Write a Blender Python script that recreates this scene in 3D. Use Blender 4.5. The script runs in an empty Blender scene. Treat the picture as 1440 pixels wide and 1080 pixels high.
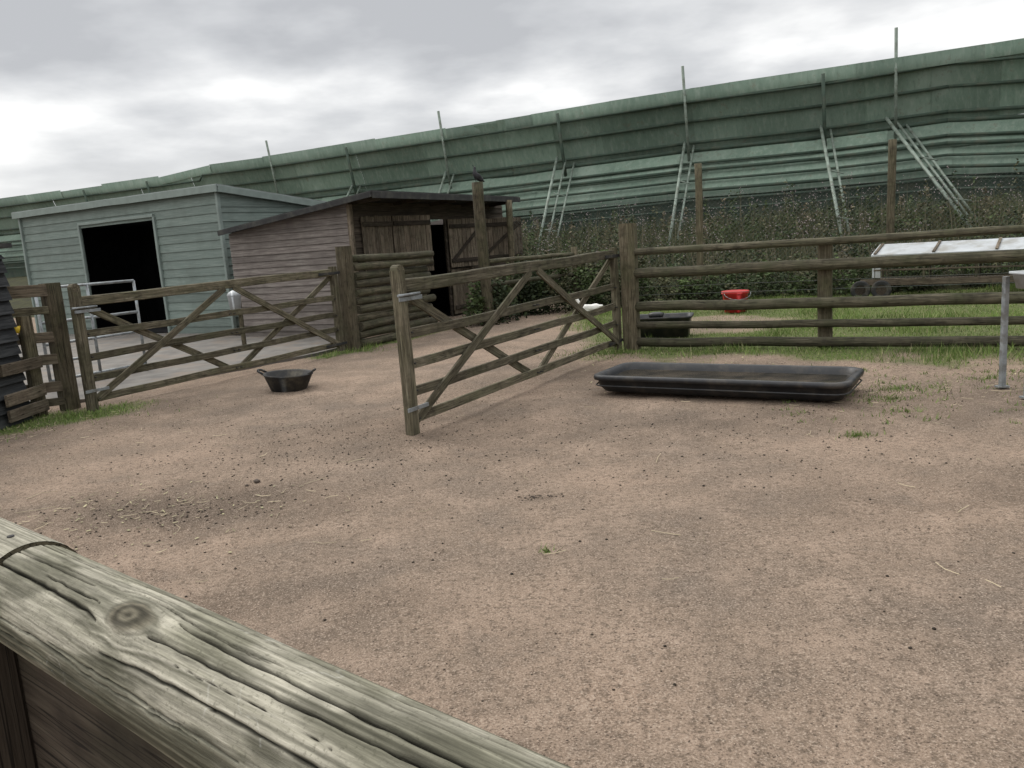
import bpy, bmesh, math, random
import numpy as np
from mathutils import Matrix, Vector, noise
random.seed(7); rng=np.random.default_rng(7)
scn=bpy.context.scene
COL=scn.collection

# ------------------------------------------------------------ node helpers
class NT:
    def __init__(s,nt): s.nt=nt
    def n(s,t,**k):
        nd=s.nt.nodes.new(t)
        for a,b in k.items():
            setattr(nd,a,b)
        return nd
    def l(s,a,b): s.nt.links.new(a,b)
    def noise(s,vec,scale,detail=4,rough=.55):
        nd=s.n('ShaderNodeTexNoise'); nd.inputs['Scale'].default_value=scale
        nd.inputs['Detail'].default_value=detail; nd.inputs['Roughness'].default_value=rough
        if vec is not None: s.l(vec,nd.inputs['Vector'])
        return nd.outputs['Fac']
    def ramp(s,fac,stops):
        nd=s.n('ShaderNodeValToRGB'); cr=nd.color_ramp
        while len(cr.elements)<len(stops): cr.elements.new(.5)
        for e,(p,c) in zip(cr.elements,stops):
            e.position=p
            e.color=(c,c,c,1) if isinstance(c,(int,float)) else (c[0],c[1],c[2],1)
        s.l(fac,nd.inputs[0]); return nd.outputs[0]
    def mix(s,fac,a,b,mode='MIX'):
        nd=s.n('ShaderNodeMix',data_type='RGBA',blend_type=mode)
        if isinstance(fac,(int,float)): nd.inputs[0].default_value=fac
        else: s.l(fac,nd.inputs[0])
        for i,v in ((6,a),(7,b)):
            if isinstance(v,(tuple,list)): nd.inputs[i].default_value=(v[0],v[1],v[2],1)
            else: s.l(v,nd.inputs[i])
        return nd.outputs[2]
    def math(s,op,a,b=None):
        nd=s.n('ShaderNodeMath',operation=op)
        for i,v in enumerate((a,b)):
            if v is None: continue
            if isinstance(v,(int,float)): nd.inputs[i].default_value=v
            else: s.l(v,nd.inputs[i])
        return nd.outputs[0]
    def mapping(s,vec,scale=(1,1,1),loc=None):
        nd=s.n('ShaderNodeMapping'); nd.inputs['Scale'].default_value=scale
        s.l(vec,nd.inputs['Vector'])
        if loc is not None: s.l(loc,nd.inputs['Location'])
        return nd.outputs[0]

def newmat(name,rough=.8,metal=0.,spec=.3):
    m=bpy.data.materials.new(name); m.use_nodes=True
    t=NT(m.node_tree); b=m.node_tree.nodes['Principled BSDF']
    b.inputs['Roughness'].default_value=rough; b.inputs['Metallic'].default_value=metal
    b.inputs['Specular IOR Level'].default_value=spec
    return m,t,b
def bump(t,b,h,strength,dist=.02):
    nd=t.n('ShaderNodeBump'); nd.inputs['Strength'].default_value=strength; nd.inputs['Distance'].default_value=dist
    t.l(h,nd.inputs['Height']); t.l(nd.outputs[0],b.inputs['Normal'])

def wood(name,dark,mid,light,algae=(.10,.11,.06),alg=.5,rough=.85,gs=1.0):
    m,t,b=newmat(name,rough,0,.2)
    tc=t.n('ShaderNodeTexCoord').outputs['Object']
    oi=t.n('ShaderNodeObjectInfo').outputs['Random']
    cx=t.n('ShaderNodeCombineXYZ'); t.l(t.math('MULTIPLY',oi,37.),cx.inputs[0]); t.l(t.math('MULTIPLY',oi,11.),cx.inputs[1])
    g=t.mapping(tc,(1.5*gs,26*gs,26*gs),cx.outputs[0])
    big=t.mapping(tc,(1,1,1),cx.outputs[0])
    n1=t.noise(g,2.2,4,.65)
    c=t.ramp(n1,[(.28,dark),(.5,mid),(.72,light)])
    n2=t.noise(big,3.0,3,.6)
    c=t.mix(t.ramp(n2,[(.42,0.),(.68,alg)]),c,algae)
    c=t.mix(t.ramp(t.noise(big,9,3,.6),[(.50,0.),(.72,.65)]),c,tuple(x*.3 for x in mid))
    g2=t.mapping(tc,(.8*gs,55*gs,55*gs),cx.outputs[0])
    n3=t.noise(g2,1.6,1,.5)
    cr=t.ramp(t.math('ABSOLUTE',t.math('SUBTRACT',n3,.5)),[(0.,.9),(.014,.7),(.028,0.)])
    c=t.mix(cr,c,tuple(x*.25 for x in dark))
    hv=t.ramp(oi,[(0.,.72),(1.,1.2)])
    c=t.mix(1.,c,hv,'MULTIPLY')
    t.l(c,b.inputs['Base Color'])
    bump(t,b,n1,.5,.01)
    return m
def plain(name,col,rough=.5,metal=0.,var=.25,scale=6,spec=.4,dirt=None):
    m,t,b=newmat(name,rough,metal,spec)
    tc=t.n('ShaderNodeTexCoord').outputs['Object']
    n=t.noise(tc,scale,3,.6)
    c=t.ramp(n,[(.3,tuple(x*(1-var) for x in col)),(.7,tuple(min(1,x*(1+var)) for x in col))])
    if dirt:
        c=t.mix(t.ramp(t.noise(tc,scale*.6,4,.7),[(.48,0.),(.66,.8)]),c,dirt)
    t.l(c,b.inputs['Base Color']); bump(t,b,n,.15,.01)
    t.l(t.ramp(n,[(.3,max(0,rough-.12)),(.7,min(1,rough+.12))]),b.inputs['Roughness'])
    return m

M_gate=wood('weathered_gate_wood',(.048,.041,.028),(.112,.096,.065),(.215,.192,.140),(.078,.082,.042),.5)
M_post=wood('post_wood',(.05,.042,.027),(.115,.096,.063),(.19,.165,.115),(.065,.07,.034),.6)
M_rail=wood('rail_wood',(.038,.034,.023),(.092,.082,.055),(.17,.15,.105),(.055,.064,.03),.6)
M_plank=wood('plank_wood',(.065,.05,.035),(.145,.115,.083),(.25,.21,.16),(.08,.08,.05),.4,gs=.8)
M_brownboard=wood('dark_brown_board_wood',(.024,.018,.013),(.05,.039,.029),(.082,.067,.05),(.045,.045,.028),.5)
M_galv=plain('galvanised_steel',(.27,.29,.30),.5,.5,.25,14,dirt=(.15,.14,.12))
M_brace=plain('painted_pole_metal',(.18,.22,.185),.6,.1,.3,5,dirt=(.10,.11,.08))
M_blackpl=plain('black_plastic',(.016,.017,.019),.42,0,.3,9,spec=.4,dirt=(.055,.048,.04))
M_red=plain('red_plastic',(.42,.02,.02),.45,0,.15,6,spec=.4,dirt=(.25,.04,.03))
M_white=plain('white_feathers',(.75,.74,.70),.9,0,.08,10,spec=.1)
M_bird=plain('black_feathers',(.02,.02,.024),.6,0,.3,20)
M_orange=plain('beak_orange',(.5,.22,.04),.5,0,.1,20)
M_whitepaint=plain('pale_metal_sheet',(.40,.42,.43),.55,.1,.15,4,dirt=(.24,.23,.2))
M_felt=plain('roof_felt',(.03,.03,.03),.9,0,.4,5,dirt=(.07,.07,.06))
M_dark=plain('shed_interior_shade',(.025,.025,.026),.95,0,.3,3,spec=.05)  # near-black colour standing in for the shade inside the sheds
M_tyre=plain('rubber',(.02,.02,.02),.8,0,.3,8,dirt=(.09,.08,.06))
M_wire=plain('wire_metal',(.08,.09,.08),.6,.4,.2,8)
M_yellow=plain('yellow_plastic',(.6,.42,.03),.5,0,.1,6)

# ------------------------------------------------------------ mesh helpers
def empty(name,loc=(0,0,0)):
    e=bpy.data.objects.new(name,None); e.location=loc; e.empty_display_size=.3; COL.objects.link(e); return e
def mkobj(name,verts,faces,mat,parent=None,mw=None,smooth=False):
    me=bpy.data.meshes.new(name); me.from_pydata([tuple(v) for v in verts],[],faces); me.update()
    if smooth:
        me.polygons.foreach_set('use_smooth',[True]*len(me.polygons))
    o=bpy.data.objects.new(name,me); COL.objects.link(o)
    if mat: me.materials.append(mat)
    if parent is not None:
        o.parent=parent; o.matrix_parent_inverse=Matrix.Translation(parent.location).inverted()
    if mw is not None: o.matrix_basis=mw
    return o
def frame(p0,p1,ref=(0,0,1)):
    p0=Vector(p0);p1=Vector(p1); X=(p1-p0); L=X.length; X.normalize(); r=Vector(ref)
    if abs(X.dot(r))>.95: r=Vector((0,1,0)) if ref==(0,0,1) else Vector((0,0,1))
    Y=r.cross(X).normalized(); Zv=X.cross(Y)
    mw=Matrix(((X.x,Y.x,Zv.x,p0.x),(X.y,Y.y,Zv.y,p0.y),(X.z,Y.z,Zv.z,p0.z),(0,0,0,1)))
    return mw,L
def extr(name,prof,L,n,mat,parent,mw,wob=0,smooth=False,taper=None):
    k=len(prof);V=[];F=[];sd=random.random()*100
    for i in range(n+1):
        x=L*i/n; f=1 if taper is None else taper(i/n)
        dy=(noise.noise((sd,x*.9,0)))*wob; dz=(noise.noise((sd+9,x*.9,3)))*wob
        for j,(y,z) in enumerate(prof):
            w=1+ (noise.noise((sd,x*3,j*.8))*wob*1.2 if wob else 0)
            V.append((x,y*f*w+dy,z*f*w+dz))
    for i in range(n):
        for j in range(k):
            a=i*k+j;b=i*k+(j+1)%k; F.append((a,b,b+k,a+k))
    F.append(tuple(range(k))[::-1]); F.append(tuple(n*k+j for j in range(k)))
    o=mkobj(name,V,F,mat,parent,mw)
    if smooth:
        for p in o.data.polygons[:n*k]: p.use_smooth=True
    return o
def beam(name,p0,p1,w,h,mat,parent=None,ref=(0,0,1),c=.12,wob=.012,n=None):
    mw,L=frame(p0,p1,ref); cc=min(w,h)*c; a=w/2;b=h/2
    prof=[(-a+cc,-b),(a-cc,-b),(a,-b+cc),(a,b-cc),(a-cc,b),(-a+cc,b),(-a,b-cc),(-a,-b+cc)]
    return extr(name,prof,L,n or max(2,int(L*3)),mat,parent,mw,wob)
def log(name,p0,p1,r,mat,parent=None,k=14,wob=.02,half=False,taper=None):
    mw,L=frame(p0,p1); prof=[]
    for j in range(k):
        a=2*math.pi*j/k; y=math.cos(a)*r; z=math.sin(a)*r
        prof.append((y,z))
    return extr(name,prof,L,max(3,int(L*4)),mat,parent,mw,wob,True,taper)
def tube(name,p0,p1,r,mat,parent=None,k=8):
    mw,L=frame(p0,p1)
    return extr(name,[(math.cos(2*math.pi*j/k)*r,math.sin(2*math.pi*j/k)*r) for j in range(k)],L,1,mat,parent,mw,0,True)
def rr(hx,hy,r,z,n=6):
    P=[]
    for q,(sx,sy) in enumerate(((1,1),(-1,1),(-1,-1),(1,-1))):
        for i in range(n+1):
            a=math.pi/2*q+math.pi/2*i/n
            P.append((sx*(hx-r)+r*math.cos(a),sy*(hy-r)+r*math.sin(a),z))
    return P
def loft(name,rings,mat,parent=None,mw=None,n=6,cap0=True,cap1=True,smooth=True):
    V=[];F=[];k=4*(n+1)
    for r in rings: V+=rr(*r,n=n)
    for i in range(len(rings)-1):
        for j in range(k):
            a=i*k+j;b=i*k+(j+1)%k; F.append((a,b,b+k,a+k))
    if cap0: F.append(tuple(range(k))[::-1])
    if cap1: F.append(tuple((len(rings)-1)*k+j for j in range(k)))
    return mkobj(name,V,F,mat,parent,mw,smooth)
def lerp(a,b,t): return tuple(a[i]+(b[i]-a[i])*t for i in range(len(a)))
def at(x,y,z=0,rot=0): return Matrix.Translation((x,y,z))@Matrix.Rotation(rot,4,'Z')

# ------------------------------------------------------------ ground
def sm(a,b,x):
    t=np.clip((x-a)/(b-a),0,1); return t*t*(3-2*t)
def segd(x,y,a,b):
    ax,ay=a;bx,by=b;dx=bx-ax;dy=by-ay
    t=np.clip(((x-ax)*dx+(y-ay)*dy)/(dx*dx+dy*dy),0,1)
    return np.hypot(x-ax-t*dx,y-ay-t*dy)
_perm=rng.random((256,256))
def vn(x,y):
    xi=np.floor(x).astype(int);yi=np.floor(y).astype(int);fx=x-xi;fy=y-yi
    fx=fx*fx*(3-2*fx);fy=fy*fy*(3-2*fy)
    g=lambda i,j:_perm[i%256,j%256]
    return (g(xi,yi)*(1-fx)+g(xi+1,yi)*fx)*(1-fy)+(g(xi,yi+1)*(1-fx)+g(xi+1,yi+1)*fx)*fy
def fbm(x,y,o=4):
    s=0;a=.5;tt=0
    for i in range(o):
        s=s+a*vn(x*2**i+17*i,y*2**i+31*i);tt+=a;a*=.5
    return s/tt
def fe(x,y): return (x-1.65)*.461+(y-11.2)*.887
def lawn_mask(x,y):
    nz=fbm(x*1.3,y*1.3,4)-.5
    e=fe(x,y)+nz*1.6
    m=sm(-1.05,-.45,e)*sm(1.15,1.7,x-(y-11)*.05+nz*1.0+.35)*sm(40,30,y)
    bare=np.exp(-(((x-3.4)/1.5)**2+((y-13.6)/1.4)**2))
    m=m*(1-.85*sm(.3,.6,bare+nz*.6))
    m2=sm(.55,.25,segd(x,y,(-6.2,8.3),(-4.7,9.15))+nz*.5)
    m3=sm(.4,.15,segd(x,y,(-3.0,12.9),(-1.4,15.9))+nz*.4)
    return np.clip(np.maximum(np.maximum(m,m2),m3),0,1)
def muck_mask(x,y):
    nz=fbm(x*4,y*4,4)-.5; m=0
    for (cx,cy,rx,ry,s) in ((-2.35,5.15,1.1,.5,1.),(-1.2,6.9,1.3,.8,.5),(.11,4.91,.16,.09,.8),(2.0,6.6,1.8,.5,.6),(-3.6,9.0,1.1,1.0,.5),(3.6,6.6,1.2,.8,.55),(1.2,9.5,1.2,.8,.45),(-1.4,3.6,1.,.5,.35),(2.6,4.4,1.2,.5,.3)):
        m=np.maximum(m,s*np.exp(-(((x-cx)/rx)**2+((y-cy)/ry)**2)))
    return np.clip((m+nz*.9*sm(.03,.2,m))*1.2,0,1)
def bankz(x,y):
    d=(x-.7)*-.483+(y-32)*-.8756
    return 1.55*sm(10.5,1.5,d)
def gz(x,y):
    return (fbm(x*.5,y*.5,3)-.5)*.07+(fbm(x*3+9,y*3,3)-.5)*.024
def axis(a,b,step,far):
    core=np.arange(a,b,step); lo=[];v=a;s=step
    while v>-far: s*=1.5; v-=s; lo.append(v)
    hi=[];v=b;s=step
    while v<far: s*=1.5; v+=s; hi.append(v)
    return np.array(lo[::-1]+list(core)+hi)
xs=axis(-13,15,.08,400); ys=axis(.5,24,.08,400)
X,Y=np.meshgrid(xs,ys); Zg=gz(X,Y)*(np.hypot(X,Y)<60)
nx=len(xs);ny=len(ys)
V=np.stack([X.ravel(),Y.ravel(),Zg.ravel()],1)
idx=np.arange(nx*ny).reshape(ny,nx)
F=np.stack([idx[:-1,:-1].ravel(),idx[:-1,1:].ravel(),idx[1:,1:].ravel(),idx[1:,:-1].ravel()],1)
def npmesh(name,V,F,mat,smooth=False,attrs=None,parent=None):
    me=bpy.data.meshes.new(name); k=F.shape[1]
    me.vertices.add(len(V)); me.vertices.foreach_set('co',V.astype(np.float32).ravel())
    me.loops.add(F.size); me.loops.foreach_set('vertex_index',F.astype(np.int32).ravel())
    me.polygons.add(len(F)); me.polygons.foreach_set('loop_start',np.arange(0,F.size,k,dtype=np.int32))
    if smooth: me.polygons.foreach_set('use_smooth',np.ones(len(F),bool))
    me.update(calc_edges=True)
    for nm,a in (attrs or {}).items():
        if a.ndim==1:
            at_=me.attributes.new(nm,'FLOAT','POINT'); at_.data.foreach_set('value',a.astype(np.float32))
        else:
            at_=me.attributes.new(nm,'FLOAT_COLOR','POINT')
            at_.data.foreach_set('color',np.concatenate([a,np.ones((len(a),1))],1).astype(np.float32).ravel())
    me.materials.append(mat)
    o=bpy.data.objects.new(name,me); COL.objects.link(o)
    if parent is not None:
        o.parent=parent; o.matrix_parent_inverse=Matrix.Translation(parent.location).inverted()
    return o
M_ground,t,b=newmat('dirt_yard',.95,0,.1)
tc=t.n('ShaderNodeTexCoord').outputs['Object']
big=t.noise(tc,.55,3,.6); medn=t.noise(tc,1.9,5,.7); fine=t.noise(tc,30,4,.72); grit=t.noise(tc,115,2,.7)
c=t.ramp(big,[(.32,(.170,.133,.104)),(.5,(.225,.169,.126)),(.66,(.290,.213,.158)) ])
c=t.mix(t.ramp(medn,[(.48,0.),(.66,.6)]),c,(.350,.262,.198))
c=t.mix(t.ramp(medn,[(.30,.6),(.47,0.)]),c,(.148,.120,.097))
mu=t.n('ShaderNodeAttribute',attribute_name='muck').outputs['Fac']
c=t.mix(t.math('MULTIPLY',mu,.85),c,(.085,.064,.048))
c=t.mix(t.ramp(fine,[(.36,.7),(.50,0.)]),c,(.098,.075,.056))
c=t.mix(t.ramp(fine,[(.56,0.),(.70,.45)]),c,(.35,.27,.21))
c=t.mix(t.ramp(grit,[(.55,0.),(.66,.7)]),c,(.42,.34,.27))
c=t.mix(t.ramp(grit,[(.34,.7),(.45,0.)]),c,(.075,.058,.044))
ga=t.n('ShaderNodeAttribute',attribute_name='grass').outputs['Fac']
gcol=t.ramp(t.noise(tc,9,3,.7),[(.3,(.055,.07,.022)),(.6,(.10,.14,.04)),(.8,(.17,.165,.075))])
gm=t.math('MULTIPLY',ga,t.ramp(fine,[(.35,.4),(.55,1.)]))
c=t.mix(gm,c,gcol)
t.l(c,b.inputs['Base Color'])
h=t.math('ADD',t.math('MULTIPLY',fine,.75),t.math('MULTIPLY',grit,.3))
bump(t,b,h,.9,.022)
ground=npmesh('ground',V,F,M_ground,True,{'grass':lawn_mask(X,Y).ravel(),'muck':muck_mask(X,Y).ravel()})

# bank behind the yard
M_soil=plain('bank_soil',(.04,.04,.02),.95,0,.5,4,spec=.1)
ss=np.arange(-70,60,.5); ds=np.arange(-8,11.6,.4)
S,D=np.meshgrid(ss,ds)
BX=.7+S*.8756-D*.483; BY=32-S*.483-D*.8756
BZ=bankz(BX,BY)+(fbm(BX,BY,3)-.5)*.25*sm(10.5,8,D)-.03-.25*sm(9.5,11.4,D)
n1,n2=S.shape; idx=np.arange(n1*n2).reshape(n1,n2)
FB=np.stack([idx[:-1,:-1].ravel(),idx[:-1,1:].ravel(),idx[1:,1:].ravel(),idx[1:,:-1].ravel()],1)
npmesh('earth_bank',np.stack([BX.ravel(),BY.ravel(),BZ.ravel()],1),FB,M_soil,True)

# asphalt path behind the left gate
M_conc=plain('worn_asphalt',(.16,.15,.137),.9,0,.3,3,spec=.2,dirt=(.20,.165,.135))
poly=[(-5.35,9.95),(-3.15,13.1),(-2.5,14.6),(-3.2,15.6),(-6,17.3),(-5.5,18.4),(-12.3,22),(-16,22),(-16,12),(-7.2,9.6)]
bm=bmesh.new(); vs=[bm.verts.new((x,y,.035)) for x,y in poly]; lo=[bm.verts.new((x,y,-.06)) for x,y in poly]
bm.faces.new(vs)
for i in range(len(vs)):
    j=(i+1)%len(vs); bm.faces.new((vs[i],lo[i],lo[j],vs[j]))
bmesh.ops.recalc_face_normals(bm,faces=bm.faces)
me=bpy.data.meshes.new('path'); bm.to_mesh(me); me.materials.append(M_conc); o=bpy.data.objects.new('asphalt_path',me); COL.objects.link(o)

# ------------------------------------------------------------ grass, litter
def rand_pts(n,x0,x1,y0,y1): return rng.uniform(x0,x1,n),rng.uniform(y0,y1,n)
def veg_mat(name):
    m,t,b=newmat(name,.7,0,.2)
    a=t.n('ShaderNodeAttribute',attribute_name='col').outputs['Color']
    t.l(a,b.inputs['Base Color'])
    return m
M_leaf=veg_mat('leaf_blades')
def blades(name,x,y,z,hgt,wid,col,lean=.5,parent=None):
    n=len(x); a=rng.uniform(0,2*math.pi,n); la=rng.uniform(0,2*math.pi,n); ll=rng.uniform(0,lean,n)*hgt
    dx=np.cos(a)*wid/2;dy=np.sin(a)*wid/2
    P=np.zeros((n,3,3)); P[:,0]=np.stack([x-dx,y-dy,z],1);P[:,1]=np.stack([x+dx,y+dy,z],1)
    P[:,2]=np.stack([x+np.cos(la)*ll,y+np.sin(la)*ll,z+hgt],1)
    return npmesh(name,P.reshape(-1,3),np.arange(3*n).reshape(n,3),M_leaf,False,{'col':np.repeat(col,3,0)},parent)
gx,gy=rand_pts(210000,-7,13,7.5,18.5)
mk=lawn_mask(gx,gy); keep=rng.random(len(gx))<mk*(.3+1.*fbm(gx*2.5,gy*2.5,3)); gx=gx[keep];gy=gy[keep]
n=len(gx); u=rng.random((n,1)); v=fbm(gx*1.5,gy*1.5,3)[:,None]
colr=(np.array([[.095,.165,.035]])*(1-u)+np.array([[.21,.27,.08]])*u)*(.4+1.1*v)
dry=rng.random(n)<.10; colr[dry]=(.36,.32,.18)
hg=rng.uniform(.02,.055,n)*(1+1.6*(fbm(gx*.9,gy*.9,2)>.58))
blades('lawn_grass',gx,gy,gz(gx,gy)-.004,hg,rng.uniform(.006,.012,n),colr,.9)
tc_=[]
def tuft(cx,cy,r,n): 
    a=rng.uniform(0,6.28,n);q=np.abs(rng.normal(0,r,n)); tc_.append(np.stack([cx+np.cos(a)*q*1.5,cy+np.sin(a)*q],1))
for (cx,cy,r,n) in [(2.57,5.87,.055,150),(3.35,7.0,.16,260),(3.6,7.4,.18,300),(1.0,11.1,.25,450),(1.5,10.9,.25,550),(2.2,10.6,.3,500),(3.9,9.9,.3,450),(-2.5,13.3,.25,500),(-5.0,9.0,.35,900),(-5.6,8.5,.35,900),(5.2,9.2,.3,500),(4.6,7.6,.25,240),(3.2,6.5,.18,110),(.12,3.95,.02,26),(4.7,6.9,.2,120)]: tuft(cx,cy,r,n)
for i in range(90):
    tuft(rng.uniform(2.2,5.5),rng.uniform(5.7,8.6),.04,12)
T=np.concatenate(tc_); n=len(T); u=rng.random((n,1))
blades('grass_tufts',T[:,0],T[:,1],gz(T[:,0],T[:,1])-.004,rng.uniform(.012,.055,n),rng.uniform(.006,.013,n),np.array([[.08,.135,.03]])*(1-u)+np.array([[.18,.22,.07]])*u,1.3)

def chips(name,x,y,ln,wd,col,zoff=.006,tilt=.3):
    n=len(x);a=rng.uniform(0,2*math.pi,n); c_=np.cos(a);s_=np.sin(a);z=gz(x,y)+zoff
    tl=rng.normal(0,tilt,n)*ln*.5
    P=np.zeros((n,4,3))
    for k,(u_,w_) in enumerate(((-.5,-.5),(.5,-.5),(.5,.5),(-.5,.5))):
        P[:,k]=np.stack([x+c_*u_*ln-s_*w_*wd,y+s_*u_*ln+c_*w_*wd,z+abs(tl)*(u_+.5)],1)
    return npmesh(name,P.reshape(-1,3),np.arange(4*n).reshape(n,4),M_leaf,False,{'col':np.repeat(col,4,0)})
# straw: short bent stalks
sx=np.concatenate([rng.uniform(-4.5,5,60),rng.normal(-2.4,.6,70),rng.normal(3.6,.7,80),rng.normal(-5,.6,60),[-3.55,-3.2,.98,.1,.95,1.9]])
sy=np.concatenate([rng.uniform(2.9,9,60),rng.normal(5.12,.25,70),rng.normal(7.2,.5,80),rng.normal(8.3,.5,60),[5.6,5.35,5.5,3.9,4.0,3.5]])
n=len(sx); ln=rng.uniform(.02,.065,n); ln[:60]=rng.uniform(.03,.09,60); ln[-6:]=[.14,.12,.11,.06,.07,.08]; aa=rng.uniform(0,6.28,n)
V=[];Fq=[];K=[]
for i in range(n):
    a0=aa[i]; bend=rng.normal(0,.5); l0=ln[i]; w_=rng.uniform(.0010,.0022)
    pts=[(sx[i],sy[i]),(sx[i]+math.cos(a0)*l0,sy[i]+math.sin(a0)*l0),(sx[i]+math.cos(a0)*l0+math.cos(a0+bend)*l0,sy[i]+math.sin(a0)*l0+math.sin(a0+bend)*l0)]
    k=len(V); col=np.array([.48,.40,.27])*rng.uniform(.45,1.1)
    for j,(px,py) in enumerate(pts):
        zz=float(gz(np.array(px),np.array(py)))+.009+.006*(j==2)
        V+=[(px-math.sin(a0)*w_,py+math.cos(a0)*w_,zz),(px+math.sin(a0)*w_,py-math.cos(a0)*w_,zz),(px,py,zz+.003)]; K+=[col]*3
    for j in range(2):
        q=k+3*j
        for (u_,v_) in ((0,2),(2,1)): Fq.append((q+u_,q+v_,q+3+v_,q+3+u_))
npmesh('straw',np.array(V),np.array(Fq),M_leaf,False,{'col':np.array(K)})
lx=rng.uniform(.5,7,1800); ly=rng.uniform(6.0,11,1800); kp=rng.random(1800)<.8*np.exp(-((fe(lx,ly)+1.4)/.9)**2)
lx=lx[kp];ly=ly[kp]; lx=np.concatenate([lx,rng.normal(-2.4,.6,110)]);ly=np.concatenate([ly,rng.normal(5.1,.3,110)]);n=len(lx)
chips('leaf_litter',lx,ly,rng.uniform(.012,.035,n),rng.uniform(.006,.016,n),np.array([[.42,.38,.22]])*rng.uniform(.3,1.1,(n,1)),.007,.4)
def pebbles(name,x,y,r,col,flat=.6):
    n=len(x); base=np.array([(1,0,0),(-1,0,0),(0,1,0),(0,-1,0),(0,0,1),(0,0,-1)],float)
    f=np.array([(0,2,4),(2,1,4),(1,3,4),(3,0,4),(2,0,5),(1,2,5),(3,1,5),(0,3,5)])
    P=base[None]*rng.uniform(.7,1.25,(n,6,1)); a=rng.uniform(0,6.28,n);c_=np.cos(a)[:,None];s_=np.sin(a)[:,None]
    Q=np.stack([P[...,0]*c_-P[...,1]*s_,P[...,0]*s_+P[...,1]*c_,P[...,2]*flat],2)*r[:,None,None]
    Q+=np.stack([x,y,gz(x,y)+r*.3],1)[:,None]
    Fq=(f[None]+6*np.arange(n)[:,None,None]).reshape(-1,3)
    return npmesh(name,Q.reshape(-1,3),Fq,M_leaf,True,{'col':np.repeat(col,6,0)})
px_=np.concatenate([rng.uniform(-5,5.5,700),rng.normal(-1.4,.9,600),rng.normal(-2.4,.5,200),rng.normal(1.8,1.2,300)])
py_=np.concatenate([rng.uniform(2.6,9.5,700),rng.normal(6.6,.9,600),rng.normal(5.1,.28,200),rng.normal(6.3,.8,300)])
n=len(px_)
pebbles('animal_droppings',px_,py_,rng.uniform(.004,.011,n),np.array([[.038,.03,.022]])*rng.uniform(.6,1.8,(n,1)))
r_=rng.random(26000); px_=rng.uniform(-1,1,26000); py_=1.3+8*r_**1.3; px_=px_*py_*.75; n=len(px_)
cc=np.array([[.29,.22,.17]])*rng.uniform(.35,1.6,(n,1))
pebbles('gravel',px_,py_,rng.uniform(.0015,.0048,n)*(.8+.09*py_),cc)
cl=rng.normal(0,1,(40,2)); pebbles('dirt_clods',np.r_[-1.93+cl[:3,0]*.04,.11+cl[3:40,0]*.07],np.r_[5.68+cl[:3,1]*.03,4.91+cl[3:40,1]*.035],np.r_[np.array([.035,.03,.02]),rng.uniform(.004,.012,37)],np.repeat(np.array([[.08,.062,.05]]),40,0))

# ------------------------------------------------------------ weeds on bank
def leafcloud(name,C,hh,rad,nl,size,cols):
    n=len(C); N=nl*n
    ci=np.repeat(np.arange(n),nl)
    u=rng.random(N)**.75; a=rng.uniform(0,6.28,N); q=rad[ci]*np.sqrt(rng.random(N))*(1.15-.75*u)
    ctr=np.stack([C[ci,0]+np.cos(a)*q,C[ci,1]+np.sin(a)*q,C[ci,2]+u*hh[ci]],1)
    s=size*rng.uniform(.6,1.5,N)
    d1=rng.normal(0,1,(N,3)); d1/=np.linalg.norm(d1,axis=1)[:,None]; d1[:,2]*=.6
    d2=np.cross(d1,rng.normal(0,1,(N,3))); d2/=np.linalg.norm(d2,axis=1)[:,None]+1e-6
    Q=np.stack([ctr-d1*s[:,None],ctr+d2*s[:,None]*.45,ctr+d1*s[:,None],ctr-d2*s[:,None]*.45],1)
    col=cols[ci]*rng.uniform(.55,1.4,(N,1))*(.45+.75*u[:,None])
    return npmesh(name,Q.reshape(-1,3),np.arange(4*N).reshape(N,4),M_leaf,False,{'col':np.repeat(col,4,0)})
n=1900
wx=rng.uniform(-2,26,n); wd=rng.uniform(1.6,10.3,n)
wy=32-((wx-.7)*.483+wd)/.8756
cl_y=np.interp(wx,[-4,0,4.4,8.1,14,26],[22.5,20,18,17,15.5,12.5])
ok=(wy>cl_y+.3)&~((wx<.4)&(wy<23.5)); wx=wx[ok];wy=wy[ok];wd=wd[ok];n=len(wx)
C=np.stack([wx,wy,bankz(wx,wy)-.05],1)
base=np.array([(.045,.065,.024),(.06,.085,.03),(.085,.085,.045),(.04,.055,.026),(.13,.11,.07)])
cols=base[rng.integers(0,5,n)]
tall=rng.random(n)<.3
hh_=np.where(tall,rng.uniform(.8,1.45,n),rng.uniform(.25,.75,n))*np.where(wd<3.5,.6,1.)*(.6+.8*fbm(wx*.8,wy*.8,2))
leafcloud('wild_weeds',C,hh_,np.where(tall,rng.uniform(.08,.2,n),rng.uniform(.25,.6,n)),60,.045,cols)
m_=26000; ti=rng.integers(0,n,m_); bx=wx[ti]+rng.normal(0,.35,m_); by=wy[ti]+rng.normal(0,.3,m_); ub=rng.random((m_,1))
blades('rank_grass',bx,by,bankz(bx,by)-.03,rng.uniform(.3,1.0,m_)*np.where(wd[ti]<3.5,.7,1),rng.uniform(.008,.018,m_),np.array([[.06,.08,.03]])*(1-ub)+np.array([[.22,.20,.12]])*ub**2,.5)
sh=[]
for (a_,b_,m2) in ((-.3,17.0,9),(.3,17.6,10),(1.0,18.0,10),(1.9,18.2,10),(2.6,17.9,7),(-.1,16.3,5)):
    for i in range(m2): sh.append((a_+rng.normal(0,.3),b_+rng.normal(0,.3),0))
C2=np.array(sh); n2_=len(C2)
leafcloud('bramble_bush',C2,rng.uniform(.5,1.35,n2_),rng.uniform(.25,.5,n2_),300,.045,base[rng.integers(0,4,n2_)]*.9)
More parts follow.
